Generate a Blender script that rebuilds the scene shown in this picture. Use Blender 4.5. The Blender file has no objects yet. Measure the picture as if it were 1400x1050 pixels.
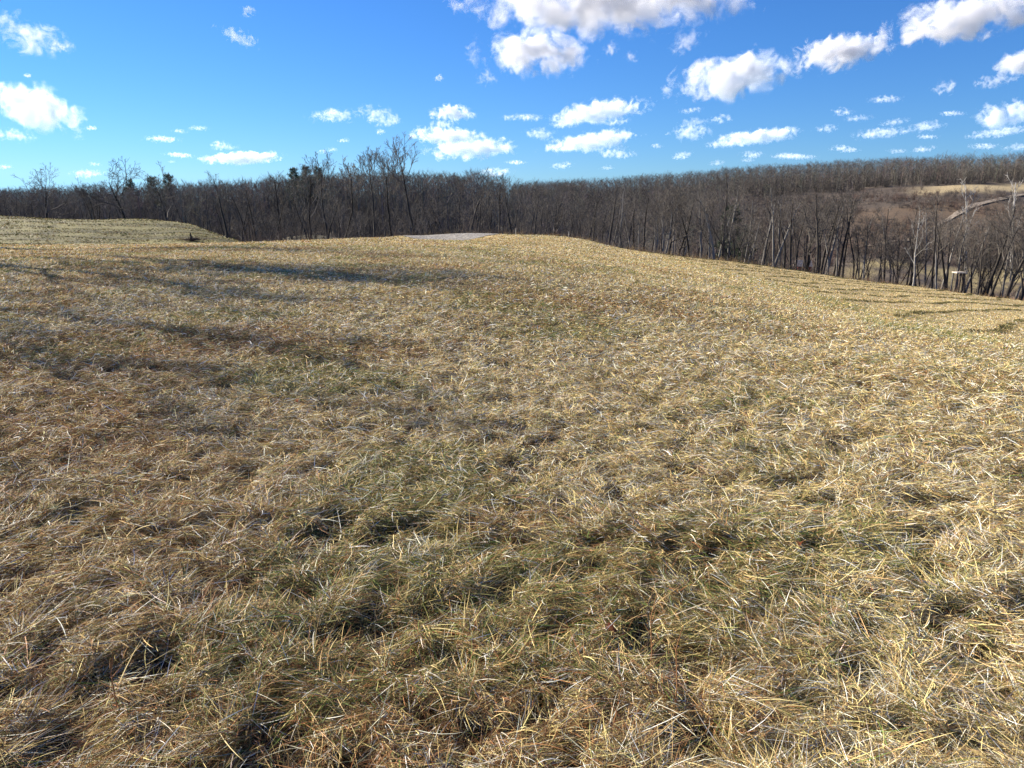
import bpy, bmesh, math, random
import numpy as np
from mathutils import Vector

S = bpy.context.scene
C = S.collection

# ------------------------------------------------------------------ camera, sky, sun, exposure
F_PX, PITCH, EYE = 1018.0, math.radians(13.8), 1.6
cam = bpy.data.cameras.new("camera")
cam_ob = bpy.data.objects.new("camera", cam)
C.objects.link(cam_ob)
cam.sensor_width = 36
cam.lens = 36 * F_PX / 1400
cam.clip_start = 0.05
cam.clip_end = 80000
cam_ob.location = (0, 0, EYE)
cam_ob.rotation_euler = (math.pi / 2 - PITCH, 0, 0)
S.camera = cam_ob

SUN_EL, SUN_AZ = math.radians(27), math.radians(-58)
W = bpy.data.worlds.new("World")
S.world = W
W.use_nodes = True
wn = W.node_tree
wl = wn.links.new
sky = wn.nodes.new("ShaderNodeTexSky")
sky.sky_type = 'NISHITA'
sky.sun_disc = False
sky.sun_elevation = SUN_EL
sky.sun_rotation = SUN_AZ
sky.dust_density = 0
sky.air_density = 1.0
sky.ozone_density = 5
tcw = wn.nodes.new("ShaderNodeTexCoord")
sx = wn.nodes.new("ShaderNodeSeparateXYZ")
wl(tcw.outputs["Generated"], sx.inputs[0])
mz = wn.nodes.new("ShaderNodeMath"); mz.operation = 'MULTIPLY_ADD'
wl(sx.outputs[2], mz.inputs[0]); mz.inputs[1].default_value = .95; mz.inputs[2].default_value = .012
mx = wn.nodes.new("ShaderNodeMath"); mx.operation = 'MAXIMUM'
wl(mz.outputs[0], mx.inputs[0]); mx.inputs[1].default_value = .04
cxyz = wn.nodes.new("ShaderNodeCombineXYZ")
wl(sx.outputs[0], cxyz.inputs[0]); wl(sx.outputs[1], cxyz.inputs[1]); wl(mx.outputs[0], cxyz.inputs[2])
nrm = wn.nodes.new("ShaderNodeVectorMath"); nrm.operation = 'NORMALIZE'
wl(cxyz.outputs[0], nrm.inputs[0]); wl(nrm.outputs[0], sky.inputs[0])
hs = wn.nodes.new("ShaderNodeHueSaturation"); hs.inputs["Saturation"].default_value = 1.12
wl(sky.outputs[0], hs.inputs["Color"])
mt = wn.nodes.new("ShaderNodeMix"); mt.data_type = 'RGBA'; mt.blend_type = 'MULTIPLY'
mt.inputs[0].default_value = 1
wl(hs.outputs[0], mt.inputs[6]); mt.inputs[7].default_value = (.48, .70, 1.0, 1)
bg = wn.nodes["Background"]
wl(mt.outputs[2], bg.inputs[0])
bg.inputs[1].default_value = .058

sun = bpy.data.lights.new("sun", "SUN")
sun.energy = 5
sun.angle = math.radians(.5)
sun.color = (1, .91, .76)
sun_ob = bpy.data.objects.new("sun", sun)
C.objects.link(sun_ob)
SUN_DIR = Vector((math.sin(SUN_AZ) * math.cos(SUN_EL), math.cos(SUN_AZ) * math.cos(SUN_EL), math.sin(SUN_EL)))
sun_ob.rotation_euler = SUN_DIR.to_track_quat('Z', 'Y').to_euler()

S.view_settings.view_transform = 'Standard'
S.view_settings.look = 'None'
S.view_settings.exposure = 1.36
S.view_settings.gamma = 1
S.cycles.max_bounces = 24
S.cycles.volume_bounces = 24
S.cycles.diffuse_bounces = 1
S.cycles.glossy_bounces = 2
S.cycles.transmission_bounces = 4
S.cycles.transparent_max_bounces = 8
S.cycles.use_denoising = True
S.cycles.denoising_input_passes = 'RGB_ALBEDO_NORMAL'
S.cycles.denoising_prefilter = 'FAST'
S.cycles.caustics_reflective = False
S.cycles.caustics_refractive = False

# ------------------------------------------------------------------ helpers
def tag(o, label=None, cat=None, group=None, kind=None):
    if label: o['label'] = label
    if cat: o['category'] = cat
    if group: o['group'] = group
    if kind: o['kind'] = kind
    return o

def empty(name, loc=(0, 0, 0), rz=0):
    o = bpy.data.objects.new(name, None)
    C.objects.link(o)
    o.location = loc
    o.rotation_euler = (0, 0, rz)
    return o

def link(name, me, parent=None):
    o = bpy.data.objects.new(name, me)
    C.objects.link(o)
    o.parent = parent
    return o

def mesh_np(name, verts, faces_loops, starts, mat, col=None, col_dom='FACE', smooth=False):
    """verts (n,3); faces_loops flat vertex indices; starts loop start of each face"""
    me = bpy.data.meshes.new(name)
    nv, nl, nf = len(verts), len(faces_loops), len(starts)
    me.vertices.add(nv)
    me.vertices.foreach_set("co", np.ascontiguousarray(verts, dtype=np.float32).ravel())
    me.loops.add(nl)
    me.loops.foreach_set("vertex_index", np.ascontiguousarray(faces_loops, dtype=np.int32))
    me.polygons.add(nf)
    me.polygons.foreach_set("loop_start", np.ascontiguousarray(starts, dtype=np.int32))
    if col is not None:
        a = me.attributes.new("tint", 'FLOAT_COLOR', col_dom)
        c4 = np.ones((len(col), 4), dtype=np.float32)
        c4[:, :3] = col
        a.data.foreach_set("color", c4.ravel())
    me.update(calc_edges=True)
    me.validate()
    if smooth:
        me.polygons.foreach_set("use_smooth", np.ones(nf, dtype=bool))
    me.materials.append(mat)
    return me

def tris_mesh(name, tv, mat, col=None):
    """tv (n,3,3) triangles"""
    n = len(tv)
    return mesh_np(name, tv.reshape(-1, 3), np.arange(n * 3), np.arange(n) * 3, mat, col)

_tab = np.random.default_rng(5).random((256, 256))
def vnoise(x, y, seed=0):
    x = np.asarray(x, float) + seed * 17.37
    y = np.asarray(y, float) + seed * 31.71
    xi, yi = np.floor(x).astype(int), np.floor(y).astype(int)
    fx, fy = x - xi, y - yi
    fx = fx * fx * (3 - 2 * fx); fy = fy * fy * (3 - 2 * fy)
    g = lambda a, b: _tab[a & 255, b & 255]
    return (g(xi, yi) * (1 - fx) + g(xi + 1, yi) * fx) * (1 - fy) + (g(xi, yi + 1) * (1 - fx) + g(xi + 1, yi + 1) * fx) * fy

def fbm(x, y, seed=0, octv=4):
    s, a, t = 0, 1.0, 0
    for o in range(octv):
        s = s + a * vnoise(x * 2 ** o, y * 2 ** o, seed + o * 3)
        t += a
        a *= .5
    return s / t

def sstep(a, b, x):
    t = np.clip((x - a) / (b - a), 0, 1)
    return t * t * (3 - 2 * t)

CP, SP = math.cos(PITCH), math.sin(PITCH)
def ray(px, row):
    a, b = (px - 700) / F_PX, (525 - row) / F_PX
    return a, CP + b * SP, -SP + b * CP

def at(px, row, Y):
    a, b, c = ray(px, row)
    return a / b * Y, Y, EYE + c / b * Y

def column(x, y):
    """approximate photo column of a ground direction (near horizon)"""
    return 700 + F_PX * x / np.maximum(y, 1e-3) * 1.015

def world_x(px, Y):
    return (px - 700) / F_PX / 1.015 * Y

# ------------------------------------------------------------------ terrain
cps = []
for px, row, Y in [
    (700, 1050, 1.84), (700, 700, 3.7), (700, 500, 7.4), (700, 400, 13.6), (700, 350, 25), (700, 335, 40), (700, 326, 58), (700, 321, 78),
    (0, 1050, 1.8), (0, 700, 3.6), (0, 500, 7.2), (0, 400, 13.5), (0, 360, 20), (0, 345, 30), (0, 336, 42),
    (0, 325, 75), (0, 303, 112), (200, 337, 44), (200, 318, 88), (200, 305, 110), (270, 312, 104), (330, 338, 46), (330, 332, 88),
    (-300, 340, 40), (-300, 303, 110),
    (450, 332.5, 58), (450, 331, 140), (400, 333, 135), (540, 324, 68), (600, 330, 62), (600, 322, 74), (640, 321, 78),
    (740, 321.5, 78), (800, 328, 80), (850, 340, 82), (1000, 358, 86), (1100, 372, 88), (1250, 392, 90), (1400, 412, 90), (1600, 450, 88),
    (1400, 1050, 1.82), (1400, 700, 3.7), (1400, 540, 6.4), (1400, 470, 16), (1400, 440, 35), (1600, 480, 30),
    (1100, 470, 11), (1100, 420, 22), (1100, 390, 45), (900, 400, 15), (900, 365, 32), (900, 347, 84),
    (1300, 255, 420), (1300, 275, 360), (1300, 330, 270), (1300, 370, 200), (1150, 280, 380), (1150, 330, 270), (1150, 365, 200),
    (1500, 255, 420), (1500, 275, 360), (1500, 330, 270), (1500, 370, 200),
]:
    cps.append(at(px, row, Y))
for px, Y, z in [
    (0, 56, -2.1), (200, 58, -2.5), (330, 62, -3.2), (-300, 55, -2), (0, 138, -6.5), (200, 138, -7.5), (330, 118, -8), (-300, 138, -6),
    (450, 74, -4.6), (450, 96, -6.5), (540, 92, -6.5), (640, 105, -5.2), (740, 105, -5.5), (800, 103, -5.8), (1000, 112, -9), (1250, 116, -13.5), (1400, 118, -16),
    (0, 180, -10), (330, 180, -8), (540, 160, -9), (0, 280, -6), (300, 280, -4), (430, 250, -3), (620, 220, -4), (680, 260, -3.5),
    (0, 420, -9), (300, 420, -8), (600, 420, -6), (-400, 280, -6),
    (760, 500, 1), (760, 260, -22), (760, 160, -16), (880, 520, 5), (1000, 520, 10), (1100, 520, 14), (1250, 520, 17), (1400, 520, 19), (1600, 520, 19),
    (880, 300, -18), (1000, 300, -13), (1000, 200, -20), (1000, 410, 0), (880, 200, -19),
    (0, 800, -8), (760, 800, 0), (1400, 800, 12)]:
    cps.append((world_x(px, Y), Y, z))
for px, z35, Yc, row in [(740, -.65, 80, 321.5), (800, -.9, 80, 328), (850, -1.15, 82, 340), (925, -1.6, 84, 350), (1000, -2.0, 86, 358), (1100, -2.6, 88, 372), (1250, -3.3, 90, 392), (1400, -3.96, 90, 412), (1600, -4.8, 88, 450)]:
    zc = at(px, row, Yc)[2]
    for Y in (46, 57, 67, 77):
        cps.append((world_x(px, Y), Y, z35 + (zc - z35) * (Y - 35) / (Yc - 35)))
cps += [(0, 0, 0), (-1.5, 0, .02), (1.5, 0, .0), (0, -50, .5), (0, -200, 0), (50, 0, -3), (50, -40, -1.5), (150, 0, -12), (-30, -10, .3), (-40, 25, 0), (-80, 50, -1), (-250, 0, -2)]
cps = np.array(cps)

def warp(x, y):
    r = np.sqrt(x * x + y * y) + 1e-6
    k = np.log1p(r / 12) / r * 10
    return x * k, y * k

def _U(d2):
    return d2 * np.log(d2 + 1e-12)

_cu, _cv = warp(cps[:, 0], cps[:, 1])
_n = len(cps)
_K = _U((_cu[:, None] - _cu) ** 2 + (_cv[:, None] - _cv) ** 2) + np.eye(_n) * .02
_P = np.stack([np.ones(_n), _cu, _cv], 1)
_A = np.block([[_K, _P], [_P.T, np.zeros((3, 3))]])
_sol = np.linalg.solve(_A, np.concatenate([cps[:, 2], np.zeros(3)]))

def mown(x, y):
    """mask of the mown ground (right slope, left mound) and the phase 0..1 across its rows"""
    px = column(x, y)
    yb = np.interp(px, [700, 880, 1000, 1200, 1400, 1800], [140, 82, 46, 24, 15, 10])
    m = sstep(-1, 4, y - yb) * (px > 860) * (y > 5) * (y < 100)
    md = (px < 345) * sstep(54, 60, y) * (y < 118)
    wob = fbm(x / 16, y / 16, 3, 2) * 6
    ph = np.where(px > 600, (y - 1.2 * x + wob * .8) / 4.2, (y * .9 - x * .3 + wob * 1.3) / 4.6)
    return np.clip(m + md, 0, 1), .5 + .5 * np.sin(ph * 2 * math.pi)

def H(x, y, fine=True):
    x = np.atleast_1d(np.asarray(x, float)); y = np.atleast_1d(np.asarray(y, float))
    sh = x.shape
    x, y = x.ravel(), y.ravel()
    u, v = warp(x, y)
    z = np.empty_like(u)
    for s in range(0, len(u), 20000):
        e = slice(s, s + 20000)
        z[e] = _U((u[e, None] - _cu) ** 2 + (v[e, None] - _cv) ** 2) @ _sol[:_n] + _sol[_n] + _sol[_n + 1] * u[e] + _sol[_n + 2] * v[e]
    r = np.hypot(x, y)
    f = sstep(700, 1400, r)
    z = z * (1 - f) + -4 * f
    if fine:
        a = sstep(0, 1, r / 2)
        near = 1 - sstep(110, 140, r)
        z = z + a * near * (.018 * (fbm(x / .8, y / .8, 11, 3) - .5) + .05 * (fbm(x / 6, y / 6, 12, 2) - .5) * sstep(4, 12, r))
        mm, st = mown(x, y)
        z = z + mm * np.where(x > 0, -.05, .18) * (st - .5)
        z = z + (1 - near) * (fbm(x / 30, y / 30, 13, 3) - .5) * 3 * (1 - f)
    return z.reshape(sh)

def Hs(x, y):
    return float(H(x, y)[0])

_edge_px = [-600, 0, 200, 330, 450, 540, 700, 800, 1000, 1250, 1400, 1700]
_edge_Y = [48, 48, 48, 50, 62, 72, 84, 85, 90, 94, 94, 92]
def edge_Y(px):
    return np.interp(px, _edge_px, _edge_Y)

def skyline_row(px):
    return np.interp(px, [-200, 0, 100, 200, 300, 400, 500, 600, 650, 700, 760, 850, 900, 1000, 1100, 1200, 1300, 1400, 1600],
                     [252, 252, 247, 245, 243, 234, 230, 228, 232, 240, 246, 240, 236, 228, 220, 215, 210, 208, 208])

def mound_mask(px, Y):
    return (px < 345 - np.clip(Y - 95, 0, 30) * 4) & (Y < 122)

def field_mask(x, y):
    px = column(x, y)
    return ((y < edge_Y(px)) | mound_mask(px, y)) | (y <= 1)

# ------------------------------------------------------------------ materials
def new_mat(name):
    m = bpy.data.materials.new(name)
    m.use_nodes = True
    m.node_tree.nodes.clear()
    return m, m.node_tree

def nd(t, kind, **kw):
    n = t.nodes.new(kind)
    for k, v in kw.items():
        setattr(n, k, v)
    return n

def grass_material(name, rough=.6, spec=.07, trans=.15):
    m, t = new_mat(name)
    out = nd(t, "ShaderNodeOutputMaterial")
    at_ = nd(t, "ShaderNodeAttribute", attribute_name="tint")
    p = nd(t, "ShaderNodeBsdfPrincipled")
    p.inputs["Roughness"].default_value = rough
    p.inputs["Specular IOR Level"].default_value = spec
    tr = nd(t, "ShaderNodeBsdfTranslucent")
    mix = nd(t, "ShaderNodeMixShader")
    mix.inputs[0].default_value = trans
    t.links.new(at_.outputs["Color"], p.inputs["Base Color"])
    t.links.new(at_.outputs["Color"], tr.inputs["Color"])
    t.links.new(p.outputs[0], mix.inputs[1]); t.links.new(tr.outputs[0], mix.inputs[2])
    t.links.new(mix.outputs[0], out.inputs[0])
    return m

def noisy_material(name, stops, scale, detail=6, rough=.9, bump=.3, bump_scale=None, tint=False, coord="Object", rand=0, spec=.2, stretch=None):
    """stops: list of (pos,(r,g,b)); tint multiplies by mesh attribute"""
    m, t = new_mat(name)
    L = t.links.new
    out = nd(t, "ShaderNodeOutputMaterial")
    p = nd(t, "ShaderNodeBsdfPrincipled")
    p.inputs["Roughness"].default_value = rough
    p.inputs["Specular IOR Level"].default_value = spec
    tc = nd(t, "ShaderNodeTexCoord")
    vec = tc.outputs[coord]
    if stretch:
        mp = nd(t, "ShaderNodeMapping"); mp.inputs["Scale"].default_value = stretch
        L(vec, mp.inputs[0]); vec = mp.outputs[0]
    n = nd(t, "ShaderNodeTexNoise"); n.inputs["Scale"].default_value = scale; n.inputs["Detail"].default_value = detail
    n.inputs["Roughness"].default_value = .65
    L(vec, n.inputs["Vector"])
    r = nd(t, "ShaderNodeValToRGB")
    while len(r.color_ramp.elements) < len(stops):
        r.color_ramp.elements.new(.5)
    for e, (pos, c) in zip(r.color_ramp.elements, stops):
        e.position = pos; e.color = (*c, 1)
    L(n.outputs[0], r.inputs[0])
    col = r.outputs[0]
    if tint:
        a = nd(t, "ShaderNodeAttribute", attribute_name="tint")
        mm = nd(t, "ShaderNodeMix", data_type='RGBA', blend_type='MULTIPLY'); mm.inputs[0].default_value = 1
        L(col, mm.inputs[6]); L(a.outputs["Color"], mm.inputs[7]); col = mm.outputs[2]
    if rand:
        oi = nd(t, "ShaderNodeObjectInfo")
        mr = nd(t, "ShaderNodeMapRange"); mr.inputs[3].default_value = 1 - rand; mr.inputs[4].default_value = 1 + rand
        L(oi.outputs["Random"], mr.inputs[0])
        vm = nd(t, "ShaderNodeVectorMath", operation='SCALE'); L(col, vm.inputs[0]); L(mr.outputs[0], vm.inputs["Scale"]); col = vm.outputs[0]
    L(col, p.inputs["Base Color"])
    if bump:
        n2 = nd(t, "ShaderNodeTexNoise"); n2.inputs["Scale"].default_value = bump_scale or scale * 2; n2.inputs["Detail"].default_value = 8
        L(vec, n2.inputs["Vector"])
        b = nd(t, "ShaderNodeBump"); b.inputs["Strength"].default_value = bump; b.inputs["Distance"].default_value = .2
        L(n2.outputs[0], b.inputs["Height"]); L(b.outputs[0], p.inputs["Normal"])
    L(p.outputs[0], out.inputs[0])
    return m

M_GROUND = noisy_material("soil and thatch", [(.3, (.55, .5, .45)), (.5, (1, 1, 1)), (.7, (1.5, 1.45, 1.3))], 1.3, 8, bump=.5, bump_scale=4, tint=True)
M_GRASS = grass_material("dead grass blades")
M_GRAVEL = noisy_material("crushed stone", [(.36, (.09, .08, .07)), (.5, (.25, .23, .2)), (.64, (.46, .43, .38))], 4.0, 10, bump=1, bump_scale=6)
M_DIRT = noisy_material("pale dirt track", [(.3, (.2, .155, .115)), (.7, (.38, .32, .25))], .35, 8)
M_BARK = noisy_material("grey brown bark", [(.3, (.025, .021, .018)), (.55, (.058, .05, .043)), (.75, (.11, .097, .085))], 2.2, 8, bump=.4, rand=.3, stretch=(1, 1, .25))
M_TWIG = noisy_material("twig bark", [(.3, (.08, .07, .06)), (.7, (.165, .146, .128))], .7, 3, bump=0, rand=.3)
M_PALE = noisy_material("bleached dead wood", [(.3, (.24, .225, .2)), (.6, (.42, .4, .37)), (.8, (.55, .53, .49))], 1.5, 6, bump=.3, stretch=(1, 1, .3))
M_PALE_LITBARK = noisy_material("pale smooth and sunlit bark", [(.3, (.13, .12, .105)), (.6, (.25, .235, .215)), (.8, (.38, .36, .33))], 1.5, 6, bump=.3, stretch=(1, 1, .3))  # pale tree's own bark, also the colour of trunks painted as sunlit
M_WOOD = grass_material("woodland twigs", rough=.9, spec=.1, trans=.1)
M_NEEDLE = grass_material("pine needles", rough=.6, spec=.3, trans=.2)

# ------------------------------------------------------------------ ground sheet
def build_ground():
    fine = np.radians(np.arange(-56, 56.01, .28))
    coarse = np.radians(np.arange(58, 302.1, 4))
    az = np.concatenate([fine, coarse])
    rad = .25 * 1.0285 ** np.arange(0, 372)
    na, nr = len(az), len(rad)
    A, R = np.meshgrid(az, rad)
    x, y = (R * np.sin(A)).ravel(), (R * np.cos(A)).ravel()
    z = H(x, y)
    v = np.concatenate([[[0, 0, Hs(0, 0)]], np.stack([x, y, z], 1)])
    i = np.arange(nr - 1)[:, None] * na + np.arange(na)[None] + 1
    j = np.arange(nr - 1)[:, None] * na + (np.arange(na)[None] + 1) % na + 1
    q = np.stack([i, i + na, j + na, j], -1).reshape(-1, 4)[:, ::-1]
    k = np.arange(na)
    tri = np.stack([np.zeros(na, int), k + 1, (k + 1) % na + 1], 1)[:, ::-1]
    loops = np.concatenate([q.ravel(), tri.ravel()])
    starts = np.concatenate([np.arange(len(q)) * 4, len(q) * 4 + np.arange(na) * 3])
    X, Y = v[:, 0], v[:, 1]
    px = column(X, Y)
    r = np.hypot(X, Y)
    col = np.tile(np.array([.085, .068, .055]), (len(v), 1))          # leaf litter under the trees
    lit = fbm(X / 9, Y / 9, 21)[:, None]
    col = col * (.6 + .8 * lit)
    def put(mask, c):
        m = mask[:, None]
        col[:] = col * (1 - m) + np.array(c) * m
    n = fbm(X / 14, Y / 14, 22)
    # valley floor and far fields on the right
    put((Y > 140) * sstep(1130, 1190, px) * (1 - sstep(208, 222, Y)) * sstep(.35, .6, n), (.27, .22, .11))
    put((Y > 1) * sstep(1130, 1180, px) * sstep(222, 250, Y) * (1 - sstep(350, 365, Y)), (.115, .082, .055))
    put((Y > 1) * sstep(1215, 1290, px + 30 * (n - .5)) * sstep(384, 396, Y + 24 * (n - .5)) * (1 - sstep(422, 432, Y)), (.36, .29, .17))
    put((Y > 1) * sstep(1180, 1230, px) * sstep(100, 118, Y) * (1 - sstep(140, 170, Y)) * sstep(.3, .55, n), (.26, .13, .065))
    put((Y > 112) * (Y < 152) * sstep(335, 350, px) * (1 - sstep(540, 580, px)), (.09, .08, .045))
    fm = field_mask(X, Y) & (r < 135)
    fn = fbm(X / 5, Y / 5, 23)[:, None]
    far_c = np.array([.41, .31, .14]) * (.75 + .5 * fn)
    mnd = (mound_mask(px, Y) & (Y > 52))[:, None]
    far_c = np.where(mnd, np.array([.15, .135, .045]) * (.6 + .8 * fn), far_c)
    near_c = np.array([.035, .024, .015])  # soil darkened near by, painting deep shade into the gaps between blades
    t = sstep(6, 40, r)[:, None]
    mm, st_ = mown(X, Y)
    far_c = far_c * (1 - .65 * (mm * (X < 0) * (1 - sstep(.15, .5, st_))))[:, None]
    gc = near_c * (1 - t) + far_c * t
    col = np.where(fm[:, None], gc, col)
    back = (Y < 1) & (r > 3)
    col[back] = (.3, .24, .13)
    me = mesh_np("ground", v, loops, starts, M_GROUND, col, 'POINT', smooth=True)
    tag(link("ground", me), kind='structure')

build_ground()

def sheet(name, rows, mat, lift):
    """rows: list of lists of (x,y) of equal length; draped over the ground"""
    a = np.array(rows, float)
    nr, nc = a.shape[:2]
    z = H(a[..., 0].ravel(), a[..., 1].ravel()) + lift
    v = np.column_stack([a[..., 0].ravel(), a[..., 1].ravel(), z])
    i = (np.arange(nr - 1)[:, None] * nc + np.arange(nc - 1)[None])
    q = np.stack([i, i + 1, i + nc + 1, i + nc], -1).reshape(-1, 4)
    me = mesh_np(name, v, q.ravel(), np.arange(len(q)) * 4, mat, smooth=True)
    return tag(link(name, me), kind='structure')

def pad_lr(Y):
    l = np.interp(Y, [60, 62, 66, 72, 82], [596, 566, 548, 522, 500])
    r = np.interp(Y, [60, 62, 66, 71, 76, 82], [622, 648, 666, 682, 700, 752])
    return l, r

rows = []
for Y in np.arange(60, 82.1, .5):
    l, r = pad_lr(Y)
    jl, jr = vnoise(Y * .9, 3.3) * 8 - 4, vnoise(Y * .9, 9.3) * 8 - 4
    rows.append([(world_x(l + jl + (r + jr - l - jl) * k / 40, Y), Y) for k in range(41)])
sheet("gravel_pad", rows, M_GRAVEL, .03)

def track(name, pts, width, lift, mat):
    P = np.array(pts, float)
    s = np.linspace(0, 1, 60) * (len(P) - 1)
    px = np.interp(s, np.arange(len(P)), P[:, 0]); Y = np.interp(s, np.arange(len(P)), P[:, 1])
    k = np.ones(7) / 7
    px = np.convolve(np.pad(px, 3, 'edge'), k, 'valid'); Y = np.convolve(np.pad(Y, 3, 'edge'), k, 'valid')
    x = world_x(px, Y)
    d = np.stack([np.gradient(x), np.gradient(Y)], 1); d /= np.linalg.norm(d, axis=1)[:, None]
    rows = []
    for i in range(60):
        wv = width * min(1, .25 + i / 22) * (.75 + .5 * float(vnoise(i * .6, 2.5)))
        rows.append([(x[i] - d[i, 1] * o * wv, Y[i] + d[i, 0] * o * wv) for o in (-.5, -.25, 0, .25, .5)])
    sheet(name, rows, mat, lift)

track("dirt_road", [(1262, 285), (1288, 312), (1304, 328), (1318, 342), (1345, 358), (1380, 372), (1420, 384), (1500, 395)], 3.2, .35, M_DIRT)
track("farm_track", [(1165, 258), (1195, 262), (1235, 272), (1262, 290)], 3.0, .3, M_DIRT)

# ------------------------------------------------------------------ grass (nobody could count it)
rng = np.random.default_rng(42)
PAL = {k: np.array(v) for k, v in dict(
    pale=(.80, .725, .56), straw=(.66, .51, .225), tan=(.46, .32, .145), brown=(.17, .10, .052), russet=(.29, .135, .055),
    green=(.10, .15, .035), olive=(.25, .235, .085)).items()}
PAL_A = np.stack([PAL[k] for k in ("pale", "straw", "tan", "brown", "russet", "green", "olive")])

def blades(n, y0, y1, K, w0, wD, lmin, lmax, margin=0, half=.86):
    """K segments per blade; returns verts, loops, starts, face colours"""
    Y = (y0 ** .6 + rng.random(n) * (y1 ** .6 - y0 ** .6)) ** (1 / .6)
    if margin:      # the field goes on to either side
        X = rng.choice([-1., 1.], n) * (half * Y + .5 + rng.random(n) * margin)
    else:
        X = (rng.random(n) * 2 - 1) * (half * Y + .5)
    px = column(X, Y)
    ok = field_mask(X, Y)
    l, r_ = pad_lr(np.clip(Y, 60, 82))
    ok &= ~((Y > 60.3) & (Y < 82) & (px > l + 3) & (px < r_ - 3))
    mound = mound_mask(px, Y) & (Y > 52)
    # tussocks: fewer blades in the pockets between clumps
    tus = .8 * fbm(X / .1, Y / .1, 1, 2) + .2 * fbm(X / .33, Y / .33, 4, 2)
    tus2 = fbm(X / 1.7, Y / 1.7, 2, 3)
    dens = .05 + .95 * sstep(.36, .54, tus * .9 + tus2 * .1)
    far = sstep(14, 40, Y)
    dens = dens * (1 - far * .6) + far * .6
    # mown rows on the far right slope and the left mound
    rows_m, stripe = mown(X, Y)
    dens *= 1 - rows_m * .55 * (1 - sstep(.15, .5, stripe))
    ok &= rng.random(n) < dens + .04
    X, Y, tus, tus2, px, mound, rows_m, stripe = (a[ok] for a in (X, Y, tus, tus2, px, mound, rows_m, stripe))
    n = len(X)
    g = H(X, Y)
    D = np.hypot(X, Y)
    kind = rng.random(n)
    farN = sstep(5, 20, D)
    p_up = .13 + .52 * farN                      # upright blades read better far off
    p_curl = .20 * (1 - farN)
    p_lit = .10 * (1 - farN)
    up = kind < p_up
    curl = (kind >= p_up) & (kind < p_up + p_curl)
    litter = (kind >= p_up + p_curl) & (kind < p_up + p_curl + p_lit)
    lodged = ~up & ~curl & ~litter
    flow = fbm(X / .5, Y / .5, 6, 2) * 5 * math.pi + fbm(X / .2, Y / .2, 7, 2) * 3
    az = np.where(lodged, flow + rng.normal(0, .95, n), rng.random(n) * 2 * math.pi)
    L = lmin + (lmax - lmin) * rng.random(n) ** 1.9
    L = np.where(curl, L * .6, np.where(litter, L * .35, L)) * np.where(up, .55, 1)
    L *= (.8 + .4 * tus2) * (1 - .5 * rows_m * (px > 600))
    th0 = np.where(lodged, rng.normal(.16, .24, n), np.where(up, rng.uniform(.7, 1.5, n), rng.uniform(-.3, .9, n)))
    dth = np.where(lodged, rng.normal(-.22, .35, n), np.where(up, -rng.uniform(0, .8, n), -rng.uniform(0, 1.8, n)))
    az = np.where(up & (rng.random(n) < .65 * farN), rng.normal(-.2, .7, n), az)
    daz = np.where(curl, rng.normal(0, 1.1, n), rng.normal(0, .28, n))
    mat_h = (.012 + .085 * sstep(.36, .6, tus)) * (1 - .5 * farN)
    zb = g + np.where(up, 0, mat_h * rng.random(n) ** np.where(litter, 1.6, .8))
    L = np.where(mound, L * 1.7, L)
    w = (w0 + wD * D) * np.where(mound, 1.5, 1) * rng.uniform(.55, 1.35, n) * np.where(curl, .8, np.where(litter, 1.5, 1))
    # centreline
    seg = L / K
    pts = np.zeros((n, K + 1, 3))
    pts[:, 0] = np.stack([X, Y, zb], 1)
    for k in range(K):
        f = (k + .5) / K
        th = th0 + dth * f
        a = az + daz * f
        d = np.stack([np.cos(th) * np.cos(a), np.cos(th) * np.sin(a), np.sin(th)], 1)
        pts[:, k + 1] = pts[:, k] + d * seg[:, None]
    fl = (g + .004)[:, None]
    pts[:, :, 2] = np.where(pts[:, :, 2] < fl, fl + .3 * (fl - pts[:, :, 2]) * rng.random((n, 1)), pts[:, :, 2])
    tw = rng.normal(0, .9, n)
    side = np.stack([-np.sin(az) * np.cos(tw), np.cos(az) * np.cos(tw), np.sin(tw)], 1)
    V = np.zeros((n, 2 * K + 1, 3), np.float32)
    for k in range(K):
        wk = w * (1 - .75 * (k / K) ** 1.6) * (.75 + .25 * min(1, k))
        V[:, 2 * k] = pts[:, k] - side * wk[:, None] * .5
        V[:, 2 * k + 1] = pts[:, k] + side * wk[:, None] * .5
    V[:, 2 * K] = pts[:, K]
    fi = []
    for k in range(K - 1):
        fi += [2 * k, 2 * k + 1, 2 * k + 3, 2 * k + 2]
    fi += [2 * K - 2, 2 * K - 1, 2 * K]
    fi = np.array(fi)
    loops = (np.arange(n)[:, None] * (2 * K + 1) + fi[None]).ravel()
    st = np.concatenate([np.arange(K - 1) * 4, [(K - 1) * 4]])
    starts = (np.arange(n)[:, None] * len(fi) + st[None]).ravel()
    # colours: kinds of blade, patchy over the field
    gr = fbm(X / 1.3, Y / 1.3, 31, 4)
    ru = fbm(X / 1.8, Y / 1.8, 32, 4)
    rt = np.clip((px - 300) / 900, 0, 1)
    pg = sstep(.54, .7, gr)
    pr = np.clip(sstep(.47, .68, ru) * (1.1 - .7 * rt), 0, 1)
    strip = (1 - sstep(1.5, 6, np.abs(Y + 3.5 - np.interp(px, [700, 880, 1000, 1200, 1400, 1800], [140, 82, 46, 24, 15, 10])))) * (px > 900) * sstep(.38, .6, fbm(X / 3, Y / 3, 36, 3))
    pg = np.clip(pg + .8 * strip, 0, 1)
    pr = np.clip(pr + .5 * (1 - sstep(3.5, 6.5, D)) * (1 - sstep(200, 650, px)), 0, 1)
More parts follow.
